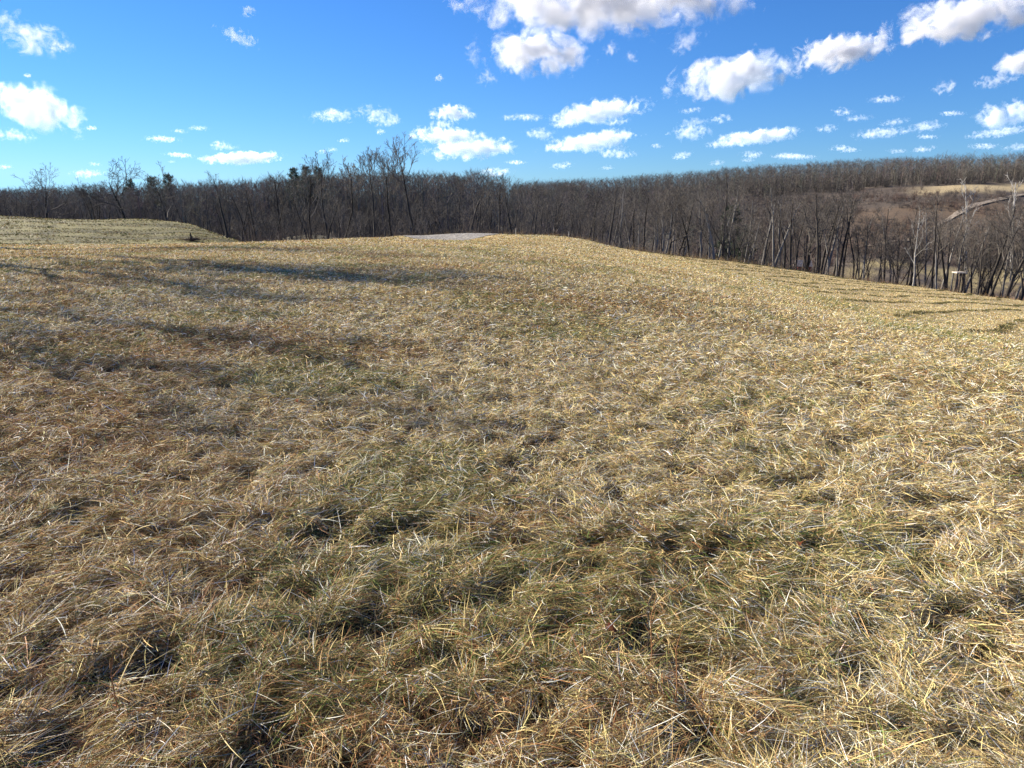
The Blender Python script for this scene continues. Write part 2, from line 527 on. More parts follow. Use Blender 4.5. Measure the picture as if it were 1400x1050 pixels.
    wts = np.stack([.30 - .10 * pr + 0 * X, .28 + .18 * rt, .22 + .02 * pr, .17 + .24 * pr - .08 * rt, .05 + .30 * pr, .05 + .22 * pg, .05 + .42 * pg], 1)
    wts[up] *= np.array([.6, 1, 1, .7, 1.3, 3.0, 2.0])
    wts[litter] *= np.array([.6, .8, 1.2, 1.9, 1.3, .6, 1])
    wts[mound] = np.array([.0, .20, .16, .12, .03, .20, .40])
    rowd = rows_m * (1 - sstep(.06, .3, stripe)) * np.where(px > 600, .55, .65) * sstep(.25, .5, fbm(X / 3.2, Y / 2.2, 35, 3) + .1)
    wts = wts * (1 - rowd[:, None]) + rowd[:, None] * np.array([.01, .03, .08, .42, .04, .22, .2])
    wts = np.clip(wts, .005, None)
    wts = np.cumsum(wts / wts.sum(1, keepdims=True), 1)
    pick = (rng.random(n)[:, None] > wts).sum(1).clip(0, 6)
    c = PAL_A[pick] * np.clip(np.exp(rng.normal(-.06, 1, n) * (.3 - .12 * farN)), .35, 1.25)[:, None] * (1 + rng.normal(0, .05, (n, 3)))
    c *= np.where(mound, .62, 1.1 + .04 * farN)[:, None]
    c = np.clip(c, .01, .84)
    cf = np.repeat(c, K, axis=0)
    return V.reshape(-1, 3), loops, starts, cf

def build_grass():
    bands = [  # count, y0, y1, segments, width, width per metre, length
        (700000, .9, 3.6, 4, .0012, .0005, .035, .19),
        (640000, 3.3, 7.2, 3, .0012, .0005, .04, .17),
        (560000, 6.8, 14, 3, .0016, .0005, .06, .16),
        (460000, 13, 30, 3, .0026, .00045, .07, .18),
        (240000, 28, 60, 2, .007, .0005, .08, .18),
        (190000, 55, 122, 2, .014, .0005, .10, .20),
        (170000, .3, 3.6, 3, .0022, .0006, .05, .21, 3.6),
        (140000, 3.3, 7.2, 3, .0022, .0006, .05, .2, 3.8),
        (120000, 6.8, 14, 2, .003, .0006, .06, .18, 4),
        (90000, 13, 30, 2, .005, .0006, .08, .19, 5)]
    Vs, Ls, Ss, Cs = [], [], [], []
    # short dark winter-green tufts standing in broken lines between the mown swaths
    n = 1500000
    Y = 12 + rng.random(n) * 80
    X = rng.random(n) * (.9 * Y - .14 * Y) + .14 * Y
    m, st = mown(X, Y)
    dash = fbm(X / 1.3, Y / 1.3, 37, 3)
    k = (m > .5) & (st < .05) & (rng.random(n) < .2 * sstep(.4, .58, dash) * (1 - st / .05) + .02)
    X, Y = X[k], Y[k]
    n = len(X)
    g = H(X, Y)
    D = np.hypot(X, Y)
    az = rng.random(n) * 6.283
    h = rng.uniform(.04, .12, n)
    w = .006 + .0007 * D
    V = np.zeros((n, 3, 3))
    sd = np.stack([np.cos(az), np.sin(az), 0 * az], 1) * w[:, None] * .7
    B = np.stack([X, Y, g], 1)
    V[:, 0] = B - sd; V[:, 1] = B + sd
    V[:, 2] = B + np.stack([rng.normal(0, .05, n), rng.normal(0, .05, n), h], 1)
    tufts = (V.reshape(-1, 3), np.arange(n * 3), np.arange(n) * 3, np.array([.13, .118, .05]) * rng.uniform(.6, 1.4, (n, 1)))
    ov = ol = 0
    for b in bands + [None]:
        v, l, s, c = blades(*b) if b else tufts
        Vs.append(v); Ls.append(l + ov); Ss.append(s + ol); Cs.append(c)
        ov += len(v); ol += len(l)
    me = mesh_np("dry_grass", np.concatenate(Vs), np.concatenate(Ls), np.concatenate(Ss), M_GRASS, np.concatenate(Cs))
    tag(link("dry_grass", me), "matted dead straw coloured grass with green blades covering the field", kind='stuff')

build_grass()

# ------------------------------------------------------------------ trees
def norm(v):
    return v / (np.linalg.norm(v) + 1e-9)

def tube(pts, rad, sides):
    n = len(pts)
    t = np.gradient(pts, axis=0)
    t /= np.linalg.norm(t, axis=1)[:, None] + 1e-9
    ref = np.array([1., 0, 0]) if abs(t[0, 0]) < .8 else np.array([0, 1., 0])
    u = np.cross(t, ref); u /= np.linalg.norm(u, axis=1)[:, None] + 1e-9
    w = np.cross(t, u)
    a = np.arange(sides) * 2 * math.pi / sides
    v = pts[:, None] + (u[:, None] * np.cos(a)[None, :, None] + w[:, None] * np.sin(a)[None, :, None]) * rad[:, None, None]
    i = np.arange(n - 1)[:, None] * sides + np.arange(sides)[None]
    j = np.arange(n - 1)[:, None] * sides + (np.arange(sides)[None] + 1) % sides
    q = np.stack([i, j, j + sides, i + sides], -1).reshape(-1, 4)
    return v.reshape(-1, 3), q

def tubes_mesh(name, branches, mat, smooth=True):
    V, Q, o = [], [], 0
    for pts, rad, sides in branches:
        v, q = tube(pts, rad, sides)
        V.append(v); Q.append(q + o); o += len(v)
    V = np.concatenate(V); Q = np.concatenate(Q)
    return mesh_np(name, V, Q.ravel(), np.arange(len(Q)) * 4, mat, smooth=smooth)

FORMS = dict(
    #            trunk len, r,  t0,  children per level,  first limb len, ratios, angle range, wander, up
    tall=dict(L=14, r=.19, t0=.62, nc=(11, 5, 4, 4), L1=4.6, ra=(.55, .5, .5), an=(.4, .8), wa=.07, up=.13, stems=1),
    forest=dict(L=14, r=.235, t0=.52, nc=(11, 5, 4, 2), L1=4.0, ra=(.52, .5, .5), an=(.5, 1.0), wa=.06, up=.10, stems=1),
    slender=dict(L=13, r=.165, t0=.6, nc=(8, 4, 3, 2), L1=2.6, ra=(.5, .5, .5), an=(.5, 1.0), wa=.05, up=.12, stems=1),
    spreading=dict(L=8.5, r=.24, t0=.28, nc=(10, 6, 4, 3), L1=6.4, ra=(.52, .5, .5), an=(.5, .95), wa=.09, up=.07, stems=1),
    multi=dict(L=12, r=.12, t0=.35, nc=(9, 6, 5, 3), L1=3.2, ra=(.5, .5, .5), an=(.4, .9), wa=.06, up=.12, stems=4),
    dead=dict(L=9, r=.11, t0=.4, nc=(7, 4, 3), L1=2.6, ra=(.45, .4), an=(.45, .9), wa=.09, up=.15, stems=1),
)

def make_tree_meshes(seed, form, bark, twig, names=("trunk", "crown")):
    f = FORMS[form]
    r = np.random.default_rng(seed)
    trunk, crown = [], []
    SEG = (9, 6, 4, 3, 2); SID = (8, 5, 4, 3, 3)
    nl = len(f['nc'])
    def rec(p, d, L, rad, lev):
        n = SEG[lev]
        pts = [p]
        for i in range(n):
            d = norm(d + r.normal(0, f['wa'] * (1 + .7 * lev), 3) + np.array([0, 0, f['up'] if lev else .03]))
            p = p + d * L / n
            pts.append(p)
        pts = np.array(pts)
        rd = rad * (1 - .78 * np.linspace(0, 1, n + 1) ** (1.0 if lev else 1.2))
        if lev == 0:
            rd[0] *= 1.45
        rd = np.maximum(rd, ((.03, .026, .021, .015, .011) if form in ('spreading', 'tall') else (.03, .022, .015, .010, .007))[lev])
        (trunk if lev == 0 else crown).append((pts, rd, SID[lev]))
        if lev >= nl:
            return
        t0 = f['t0'] if lev == 0 else .22
        for k in range(f['nc'][lev]):
            s = (k + r.random()) / f['nc'][lev]
            t = t0 + (1 - t0) * s ** (.85 if lev == 0 else 1)
            q = t * n
            i = min(int(q), n - 1)
            pos = pts[i] + (pts[i + 1] - pts[i]) * (q - i)
            tg = norm(pts[i + 1] - pts[i])
            a = r.uniform(*f['an'])
            az = k * 2.4 + r.normal(0, .6)
            u = norm(np.cross(tg, [.3, .5, .8] if abs(tg[2]) < .9 else [1, 0, 0])); w = np.cross(tg, u)
            dd = norm(tg * math.cos(a) + (u * math.cos(az) + w * math.sin(az)) * math.sin(a))
            if lev == 0:
                Lc = f['L1'] * (1.15 - .62 * s) * r.uniform(.7, 1.15)
                rc = np.interp(q, np.arange(n + 1), rd) * r.uniform(.4, .62)
            else:
                Lc = L * f['ra'][min(lev - 1, len(f['ra']) - 1)] * (1.1 - .55 * s) * r.uniform(.7, 1.2)
                rc = np.interp(q, np.arange(n + 1), rd) * .6
            rec(pos, dd, Lc, rc, lev + 1)
    for s in range(f['stems']):
        a = r.random() * 6.28
        if f['stems'] > 1:
            a = s * 6.28 / f['stems'] + r.normal(0, .4)
            rec(np.array([math.cos(a) * .22, math.sin(a) * .22, -.4]), norm(np.array([math.cos(a) * .22, math.sin(a) * .22, 1])), f['L'] * r.uniform(.8, 1.05), f['r'] * r.uniform(.8, 1.1), 0)
        else:
            rec(np.array([0, 0, -.4]), norm(np.array([math.cos(a) * .07, math.sin(a) * .07, 1])), f['L'], f['r'], 0)
    top = max(b[0][:, 2].max() for b in trunk + crown)
    return tubes_mesh(names[0], trunk, bark), tubes_mesh(names[1], crown, twig), top

VAR = {}
for form, seeds in dict(tall=(61, 62, 63, 64), forest=(1, 2, 3, 4, 5, 6), slender=(11, 12, 13, 14), spreading=(21, 22, 23), multi=(31, 32)).items():
    VAR[form] = [make_tree_meshes(s, form, M_BARK, M_TWIG) for s in seeds]
for form in ('forest', 'slender'):  # trunk copies with sunlight put into a paler bark colour
    VAR[form + '_sunlit'] = []
    for tm_, cm_, top_ in VAR[form]:
        t2 = tm_.copy(); t2.materials[0] = M_PALE_LITBARK; t2.name = "trunk"
        VAR[form + '_sunlit'].append((t2, cm_, top_))
VAR['pale'] = [make_tree_meshes(33, 'multi', M_PALE_LITBARK, M_TWIG)]
VAR['dead'] = [make_tree_meshes(s, 'dead', M_PALE, M_PALE, ("trunk", "crown")) for s in (41, 42, 43)]

def place_tree(form, k, x, y, h, rz, label, group=None, lean=0, name="bare_tree"):
    tm, cm, top = VAR[form][k % len(VAR[form])]
    t = empty(name, (x, y, Hs(x, y)), rz)
    t.rotation_euler = (lean * math.cos(rz * 3), lean * math.sin(rz * 3) if lean < 0 else lean, rz)
    s = h / top
    t.scale = (s * max(1, 1 / s ** .3), s * max(1, 1 / s ** .3), s)
    link("trunk", tm, t)
    link("crown", cm, t)
    tag(t, label, "tree", group)
    return t

R = random.Random(7)
def height_for(px, row, Y):
    x = world_x(px, Y)
    _, _, z = at(px, row, Y)
    return x, z - Hs(x, Y)

heroes = [  # column, depth, top row, form, label
    (66, 124, 221, 'spreading', "leaning bare tree with thin forked crown above the left ridge, second from the left"),
    (178, 120, 213, 'spreading', "tall broad-crowned bare tree standing above the left field's ridge"),
    (233, 122, 220, 'spreading', "bushy bare tree with full round crown beside dark evergreens on the left"),
    (8, 122, 262, 'forest', "dark bare tree at the far left edge behind the green mound"),
    (30, 121, 258, 'multi', "low forked bare tree behind the mound near the left edge"),
    (135, 125, 250, 'multi', "low bare tree with arching stems left of the broad-crowned tree"),
    (312, 92, 232, 'forest', "twin dark bare tree at the right end of the green mound"),
    (331, 74, 262, 'slender', "straight dark pole of a tree nearest the mound's right end"),
    (341, 76, 258, 'slender', "slim leaning bare tree just right of the dark pole tree"),
    (354, 73, 250, 'slender', "slim bare tree with bare lower trunk in the shallow draw"),
    (386, 78, 233, 'forest', "bare tree with dark straight trunk in the draw below the ridge"),
    (428, 80, 225, 'forest', "leaning dark bare tree in the clump left of the tall crowns"),
    (446, 88, 202, 'tall', "tall bare tree with flat airy crown above the wood, left of three"),
    (464, 84, 215, 'tall', "thin bare tree with sparse crown between two taller ones"),
    (507, 82, 196, 'tall', "tall bare tree with fan crown, middle of the three above the wood"),
    (543, 86, 206, 'tall', "slim bare tree just left of the tallest tree"),
    (571, 84, 179, 'tall', "tallest bare tree with wide upswept crown behind the gravel pad's left end"),
    (640, 100, 238, 'forest', "bare tree with dark trunk directly behind the gravel pad"),
    (683, 102, 236, 'forest', "bare tree with crooked crown behind the gravel pad's right end"),
    (702, 103, 239, 'forest', "greyish bare tree behind the wooden stake"),
    (830, 104, 244, 'forest', "tall dark trunked tree behind the pad's right shoulder"),
    (908, 98, 246, 'pale', "pale many-stemmed tree with broad fan crown at the field edge"),
    (988, 98, 226, 'slender', "tall dark pole-like tree standing above the wood, right of centre"),
    (1076, 100, 268, 'slender', "dark straight bare tree left of the little red shed"),
    (1127, 104, 266, 'slender', "leaning dark bare tree right of the little red shed"),
    (1385, 100, 272, 'spreading', "big spreading dark tree at the right edge of the field"),
    (1345, 101, 300, 'slender', "slim bare tree left of the big spreading tree"),
    (1288, 101, 285, 'forest', "dark leaning bare tree left of the pale-topped wooden stand"),
]
for i, (px, Y, row, form, label) in enumerate(heroes):
    x, h = height_for(px, row, Y)
    place_tree(form, {0: 1, 1: 2, 2: 0, 15: 2, 16: 3, 25: 2}.get(i, i), x, Y, h, R.uniform(0, 6.28), label, "trees that stand out from the wood", lean=R.uniform(0, .05))
for i, (px, Y, row, label) in enumerate([
        (1254, 104, 282, "white dead tree with bent bare limbs at the field's right edge"),
        (1326, 200, 240, "white dead tree on the hillside beside the dirt road's lower bend"),
        (1387, 210, 236, "forked white dead tree at the far right below the road")]):
    x, h = height_for(px, row, Y)
    place_tree('dead', i, x, Y, h, R.uniform(0, 6.28), label, "white dead trees", lean=.05, name="dead_tree")

zones = [  # px range, count, (depth beyond edge), top row offset range, label, group
    (-60, 330, 32, (126, 165), (13, 38), "ordinary dark bare tree in the wood behind the left green mound", "trees behind the mound"),
    (335, 620, 50, (8, 60), (30, 82), "ordinary slim bare tree crowded in the draw left of the gravel pad", "trees in the draw"),
    (620, 880, 44, (18, 70), (6, 56), "ordinary bare tree in the wood behind the gravel pad", "trees behind the gravel pad"),
    (880, 1160, 56, (4, 45), (14, 84), "ordinary thin bare tree in the wood past the field's right slope", "trees past the right slope"),
    (1160, 1460, 46, (4, 36), (45, 115), "ordinary thin bare tree above the brown valley at the far right", "trees above the valley"),
]
for a, b, cnt, dz, tops, label, group in zones:
    for k in range(cnt):
        px = a + (b - a) * (k + R.random()) / cnt
        Y = (0 if dz[0] > 100 else float(edge_Y(px))) + R.uniform(*dz)
        row = float(skyline_row(px)) + R.uniform(*tops)
        x, h = height_for(px, row, Y)
        h = min(max(h, 5), 17)
        form = R.choices(['forest', 'slender', 'multi', 'spreading'], (5, 5, 1.2, .6))[0]
        if px > 800 and form in ('forest', 'slender') and R.random() < .5:
            form += '_sunlit'  # half the right-hand trees take the bark coloured as sunlit
        place_tree(form, R.randrange(9), x, Y, h, R.uniform(0, 6.28), label, group, lean=R.uniform(0, .1))
# trees just left of the frame whose shadows cross the grass
for i, (x, y, h, form) in enumerate([(-22.5, 25.5, 13.4, 'spreading'), (-17.4, 15, 8.5, 'forest'), (-25, 31, 16.5, 'tall'), (-21, 14.2, 9, 'multi'), (-16.4, 15.6, 8.5, 'multi'), (-30, 38, 14, 'forest'), (-23, 28, 14, 'slender'), (-24, 34.5, 15, 'slender'), (-15.5, 13, 8, 'slender')]):
    place_tree(form, i, x, y, h, i * 1.3, "bare tree beside the field whose shadow crosses the grass", "trees left of the field")

# ------------------------------------------------------------------ far wood, brush and undergrowth as triangle sprays
def sprays(base, d0, L, w, rs, bend=.15):
    """thin tapered triangles from base points along directions"""
    n = len(base)
    side = np.cross(d0, rs.normal(0, 1, (n, 3)))
    side /= np.linalg.norm(side, axis=1)[:, None] + 1e-9
    a = base - side * (w * .5)[:, None]
    b = base + side * (w * .5)[:, None]
    c = base + d0 * L[:, None]
    return np.stack([a, b, c], 1)

def far_wood():
    rs = np.random.default_rng(9)
    T, Cc = [], []
    n = 21000
    px = np.where(rs.random(n) < .3, rs.uniform(-220, 800, n), rs.uniform(-220, 1560, n))
    Y = 115 + (rs.random(n) ** .62) * 520
    x = world_x(px, Y)
    ok = np.ones(n, bool)
    right = px > 1000 + rs.normal(0, 30, n)
    ok &= ~(right & (Y > 150) & (Y < 428 + rs.normal(0, 4, n)))
    ok &= ~((px > 1130) & (Y < 428))
    ok &= ~((px < 345) & (Y < 135))
    ok &= ~((px < 560) & (px > 330) & (Y < 150))
    ok &= ~((px < 700) & (Y > 360))
    ok &= ~((px < 900) & (Y < 125))
    ok &= ~((Y < 190) & (rs.random(n) < np.where(px > 860, .97, .85)))
    ok &= (Y < 600) | (px > 640)
    # keep fewer of the nearest ones: individual trees stand there
    px, Y, x = px[ok], Y[ok], x[ok]
    z = H(x, Y)
    n = len(x)
    h = rs.uniform(10.5, 15.5, n) * (.9 + .25 * fbm(x / 40, Y / 40, 51, 2))
    rw = skyline_row(px) + np.abs(rs.normal(0, 2.5, n)) + 10 * (fbm(px / 16, Y / 45, 52, 3) - .36) + 8 * (px < 640)
    b_, c_ = CP + (525 - rw) / F_PX * SP, -SP + (525 - rw) / F_PX * CP
    hmax = EYE + c_ / b_ * Y - z
    keep = hmax > 4
    px, Y, x, z, h, hmax = (q[keep] for q in (px, Y, x, z, h, hmax))
    h = np.minimum(h, hmax)
    n = len(x)
    tone = rs.uniform(.7, 1.3, n)
    base_c = np.array([.14, .125, .11])
    for i in range(n):
        near = Y[i] < 220
        nb, nt = (12, 120) if near else (10, 66)
        hh = h[i]
        top = np.array([x[i] + rs.normal(0, .5), Y[i] + rs.normal(0, .5), z[i] + hh])
        b0 = np.array([x[i], Y[i], z[i] - .5])
        # trunk: three tall slim triangles set around its axis
        tw = (.17 if near else .11) * rs.uniform(.7, 1.4)
        for k in range(3):
            a1 = k * 2.1; a2 = a1 + 2.1
            p1 = b0 + np.array([math.cos(a1), math.sin(a1), 0]) * tw
            p2 = b0 + np.array([math.cos(a2), math.sin(a2), 0]) * tw
            T.append(np.stack([p1, p2, top])[None])
        s = rs.uniform(.16, .95, nb)
        pb = b0 + (top - b0) * s[:, None]
        az = rs.uniform(0, 6.28, nb); el = rs.uniform(.35, 1.15, nb)
        d = np.stack([np.cos(el) * np.cos(az), np.cos(el) * np.sin(az), np.sin(el)], 1)
        Lb = hh * (.34 if near else .42) * (1.15 - .8 * s) * rs.uniform(.7, 1.2, nb) + .5
        T.append(sprays(pb, d, Lb, np.full(nb, .11), rs))
        j = rs.integers(0, nb, nt); q = rs.uniform(.2, 1, nt)
        pt = pb[j] + d[j] * (Lb[j] * q)[:, None]
        dt = d[j] + rs.normal(0, .55, (nt, 3)) + np.array([0, 0, .35])
        dt /= np.linalg.norm(dt, axis=1)[:, None]
        T.append(sprays(pt, dt, rs.uniform(.7, 2.0, nt) * (1.2 - .5 * q), np.full(nt, .05 if near else .08), rs))
        Cc.append(np.tile(base_c * tone[i] * (1 + rs.normal(0, .06, 3)), (3 + nb + nt, 1)))
    me = tris_mesh("far_wood", np.concatenate(T), M_WOOD, np.clip(np.concatenate(Cc), .02, .4))
    tag(link("far_wood", me), "leafless grey brown wood covering the hills beyond the field", kind='stuff')

def shrubs(name, label, px, Y, hmin, hmax, stems, col, seed, w=.05, twigs=2):
    rs = np.random.default_rng(seed)
    n = len(px)
    x = world_x(px, Y)
    z = H(x, Y)
    h = rs.uniform(hmin, hmax, n)
    i = np.repeat(np.arange(n), stems)
    m = len(i)
    az = rs.uniform(0, 6.28, m); el = np.clip(rs.normal(1.15, .3, m), .3, 1.57)
    d = np.stack([np.cos(el) * np.cos(az), np.cos(el) * np.sin(az), np.sin(el)], 1)
    base = np.stack([x[i] + rs.normal(0, .25, m) * h[i] * .5, Y[i] + rs.normal(0, .25, m) * h[i] * .5, z[i] - .1], 1)
    L = h[i] * rs.uniform(.6, 1.15, m)
    T = [sprays(base, d, L, np.full(m, w), rs)]
    c = [i]
    for k in range(twigs):
        q = rs.uniform(.3, .9, m)
        pt = base + d * (L * q)[:, None]
        dt = d + rs.normal(0, .6, (m, 3)); dt /= np.linalg.norm(dt, axis=1)[:, None]
        T.append(sprays(pt, dt, L * .4, np.full(m, w * .7), rs)); c.append(i)
    cc = col[rs.integers(0, len(col), n)] * rs.uniform(.7, 1.3, n)[:, None]
    me = tris_mesh(name, np.concatenate(T), M_WOOD, np.clip(cc[np.concatenate(c)], .01, .6))
    tag(link(name, me), label, kind='stuff')

far_wood()
rs = np.random.default_rng(77)
n = 2300
px = rs.uniform(-60, 1480, n); Yb = edge_Y(px) + 2 + rs.random(n) ** 1.3 * 75
Yb = np.where(px < 330, 124 + rs.random(n) * 50, Yb)
shrubs("undergrowth", "grey brown saplings and brambles growing between the trees", px, Yb, .8, 4.2, 5, np.array([[.11, .09, .08], [.14, .11, .095], [.09, .075, .065]]), 78, .03, 3)
n = 4200
px = rs.uniform(940, 1500, n); Yb = rs.uniform(150, 420, n)
ok = ~((px > 1150) & (Yb < 218) & (rs.random(n) < .8)) & ~((px > 1215 + rs.normal(0, 25, n)) & (Yb > 388)) & ((fbm(world_x(px, Yb) / 16, Yb / 16, 61, 3) > .47) | (px < 1120))
shrubs("brush", "leafless reddish brown brush covering the hillside across the valley", px[ok], Yb[ok], 1.2, 4.2, 26, np.array([[.13, .1, .085], [.15, .1, .08], [.11, .095, .085], [.16, .135, .115]]), 79, .07, 2)
n = 6000
px = rs.uniform(-220, 1560, n); Yb = rs.uniform(432, 600, n)
Yb = np.where(px < 740, rs.uniform(165, 350, n), Yb)
shrubs("understorey", "dark leafless understorey below the trees on the wooded hills", px, Yb, 2.5, 7.5, 22, np.array([[.11, .097, .085], [.09, .08, .07]]), 81, .11, 2)
n = 900
px = rs.uniform(1180, 1460, n); Yb = edge_Y(px) + rs.uniform(6, 40, n)
shrubs("bracken", "rust brown dead weeds on the bank beyond the field edge", px, Yb, .4, 1.3, 30, np.array([[.3, .15, .075], [.24, .13, .07], [.36, .22, .11]]), 80, .03, 1)

n = 900
px = rs.uniform(340, 1460, n); Yb = edge_Y(px) + rs.normal(.5, 1.6, n)
shrubs("edge_weeds", "dry brown weeds standing along the rim of the field", px, Yb, .25, 1.0, 12, np.array([[.3, .21, .11], [.2, .13, .07], [.4, .31, .17]]), 83, .02, 1)

# ------------------------------------------------------------------ evergreens
def pine_meshes(seed, h=13):
    r = np.random.default_rng(seed)
    tr = [(np.array([[0, 0, -.4], [.05, 0, h * .4], [0, .05, h * .75], [0, 0, h]]), np.array([.22, .17, .1, .02]), 7)]
    T, cc = [], []
    nb = 70
    for k in range(nb):
        s = .22 + .78 * (k + r.random()) / nb
        az = k * 2.4 + r.normal(0, .3)
        Lb = h * .24 * (1.12 - s) ** .7 * r.uniform(.6, 1.2) + .25
        el = r.uniform(-.05, .45) + .5 * max(0, s - .7)
        d = np.array([math.cos(az) * math.cos(el), math.sin(az) * math.cos(el), math.sin(el)])
        p0 = np.array([0, 0, h * s])
        tr.append((np.stack([p0, p0 + d * Lb * .5, p0 + d * Lb]), np.array([.05, .03, .01]), 3))
        m = int(45 + 90 * Lb / 3)
        q = r.uniform(.25, 1.05, m)
        pt = p0 + d * (Lb * q)[:, None] + r.normal(0, .16, (m, 3))
        dt = d * .6 + r.normal(0, .7, (m, 3)) + np.array([0, 0, .2]); dt /= np.linalg.norm(dt, axis=1)[:, None]
        T.append(sprays(pt, dt, r.uniform(.25, .6, m), np.full(m, .10), r))
        cc.append(np.array([.04, .06, .028]) * r.uniform(.7, 1.35, (m, 1)))
    return tubes_mesh("trunk", tr, M_BARK), tris_mesh("crown", np.concatenate(T), M_NEEDLE, np.concatenate(cc)), h

PINES = [pine_meshes(s) for s in (1, 2, 3)]
for i, (px, Y, row, label) in enumerate([
        (218, 250, 243, "dark evergreen on the left skyline, shorter of the pair by the bushy tree"),
        (240, 245, 240, "dark evergreen on the left skyline, just right of the bushy bare tree"),
        (188, 262, 247, "small dark evergreen on the left skyline right of the broad-crowned tree"),
        (408, 226, 231, "dark evergreen on the skyline left of the flat-crowned tree"),
        (425, 222, 229, "dark evergreen on the skyline beside the flat-crowned tall tree"),
        (441, 224, 230, "dark evergreen on the skyline under the flat airy crown"),
        (997, 150, 284, "lone dull green evergreen in the wood right of the tall pole tree"),
        (1020, 142, 312, "small dark cedar low in the wood right of the green evergreen")]):
    x, hh = height_for(px, row, Y)
    tm, cm, h0 = PINES[i % 3]
    t = empty("pine_tree", (x, Y, Hs(x, Y)), i * 1.7)
    s = hh / h0
    t.scale = (s, s, s)
    link("trunk", tm, t); link("crown", cm, t)
    tag(t, label, "evergreen", "evergreens in the wood")

# ------------------------------------------------------------------ small things
def bm_obj(name, build, mat, parent=None, smooth=False):
    bm = bmesh.new()
    build(bm)
    me = bpy.data.meshes.new(name)
    bm.to_mesh(me); bm.free()
    me.materials.append(mat)
    if smooth:
        for p in me.polygons: p.use_smooth = True
    return link(name, me, parent)

def add_box(bm, x0, y0, z0, x1, y1, z1):
    v = [bm.verts.new(c) for c in ((x0, y0, z0), (x1, y0, z0), (x1, y1, z0), (x0, y1, z0), (x0, y0, z1), (x1, y0, z1), (x1, y1, z1), (x0, y1, z1))]
    for f in ((3, 2, 1, 0), (4, 5, 6, 7), (0, 1, 5, 4), (1, 2, 6, 5), (2, 3, 7, 6), (3, 0, 4, 7)):
        bm.faces.new([v[i] for i in f])

M_RED = noisy_material("weathered red boards", [(.3, (.2, .03, .025)), (.7, (.36, .05, .04))], 3, 6, stretch=(6, 6, .6))
M_WHITE = noisy_material("chalky white paint", [(.3, (.6, .6, .58)), (.7, (.78, .78, .76))], 2, 5)
M_TIN = noisy_material("dull tin roof", [(.3, (.2, .17, .16)), (.7, (.34, .3, .28))], 2, 5, rough=.8)
M_DARKWOOD = noisy_material("dark damp wood", [(.3, (.045, .035, .03)), (.7, (.11, .085, .07))], 4, 6, stretch=(1, 1, .2))
M_PLANK = noisy_material("sun bleached planks", [(.3, (.5, .42, .33)), (.7, (.7, .62, .52))], 3, 6)
M_LEAF = grass_material("dead oak leaf", rough=.8, spec=.05, trans=.25)

# small red shed down in the trees
Ys = 150
xs, _ = height_for(1100, 350, Ys)
zt = at(1100, 355.5, Ys)[2]
zg = Hs(xs, Ys)
sh = empty("red_shed", (xs, Ys, zg), -.1)
hh = zt - zg
def shed_wall(bm):
    add_box(bm, -1.3, -1.2, -.4, 1.3, 1.2, hh * .78)
def shed_base(bm):
    add_box(bm, -1.34, -1.24, -.4, 1.34, 1.24, hh * .5)
def shed_roof(bm):
    z0, z1 = hh * .78, hh
    v = [bm.verts.new(c) for c in ((-1.55, -1.45, z0), (1.55, -1.45, z0), (1.55, 1.45, z0), (-1.55, 1.45, z0), (-1.55, 0, z1), (1.55, 0, z1))]
    for f in ((0, 1, 5, 4), (2, 3, 4, 5), (0, 4, 3), (1, 2, 5), (3, 2, 1, 0)):
        bm.faces.new([v[i] for i in f])
bm_obj("wall", shed_wall, M_RED, sh)
bm_obj("wainscot", shed_base, M_WHITE, sh)
bm_obj("roof", shed_roof, M_TIN, sh)
def shed_door(bm):
    add_box(bm, -.45, -1.30, 0, .45, -1.245, hh * .62)
bm_obj("door", shed_door, M_DARKWOOD, sh)
tag(sh, "small red shed with white lower wall half hidden among trunks", "shed")

# pale-topped wooden stand at the field's right edge
Yw = 99
xw, _ = height_for(1316, 380, Yw)
zw = Hs(xw, Yw)
ztop = at(1316, 371.5, Yw)[2]
hw = max(ztop - zw, 1.5)
st = empty("wooden_stand", (xw, Yw, zw), .15)
bm_obj("platform", lambda bm: (add_box(bm, -.65, -.5, hw - .16, -.02, .5, hw), add_box(bm, .02, -.5, hw - .18, .72, .5, hw - .02)), M_PLANK, st)
for a, b, m in ((-.55, -.4, M_DARKWOOD), (.5, -.4, M_DARKWOOD), (-.5, .4, M_PALE_LITBARK), (.55, .4, M_DARKWOOD), (-.05, -.42, M_DARKWOOD)):
    bm_obj("post", lambda bm: add_box(bm, a - .07, b - .07, -.4, a + .07, b + .07, hw - .185), m, st)
tag(st, "pale-topped wooden stand on dark posts at the field's right edge", "stand")

# two pale stakes behind the gravel pad
for px, Y, row, label in ((705, 84, 312, "short pale wooden stake behind the gravel pad"), (777, 86, 316, "short pale wooden stake right of the gravel pad at the slope")):
    x, h = height_for(px, row, Y)
    p = bm_obj("wooden_stake", lambda bm: add_box(bm, -.035, -.035, -.3, .035, .035, h), M_PALE)
    p.location = (x, Y, Hs(x, Y)); p.rotation_euler = (.02, .04, .3)
    tag(p, label, "stake", "stakes by the gravel pad")

def hit(px, row):
    a, b, c = ray(px, row)
    d = np.array([a, b, c]) / b
    Y = np.linspace(1, 120, 12000)
    zz = EYE + d[2] * Y
    g = H(d[0] * Y, Y)
    k = int(np.argmax(zz < g))
    return d[0] * Y[k], Y[k], g[k]

# brush pile with a broken stump in the left field

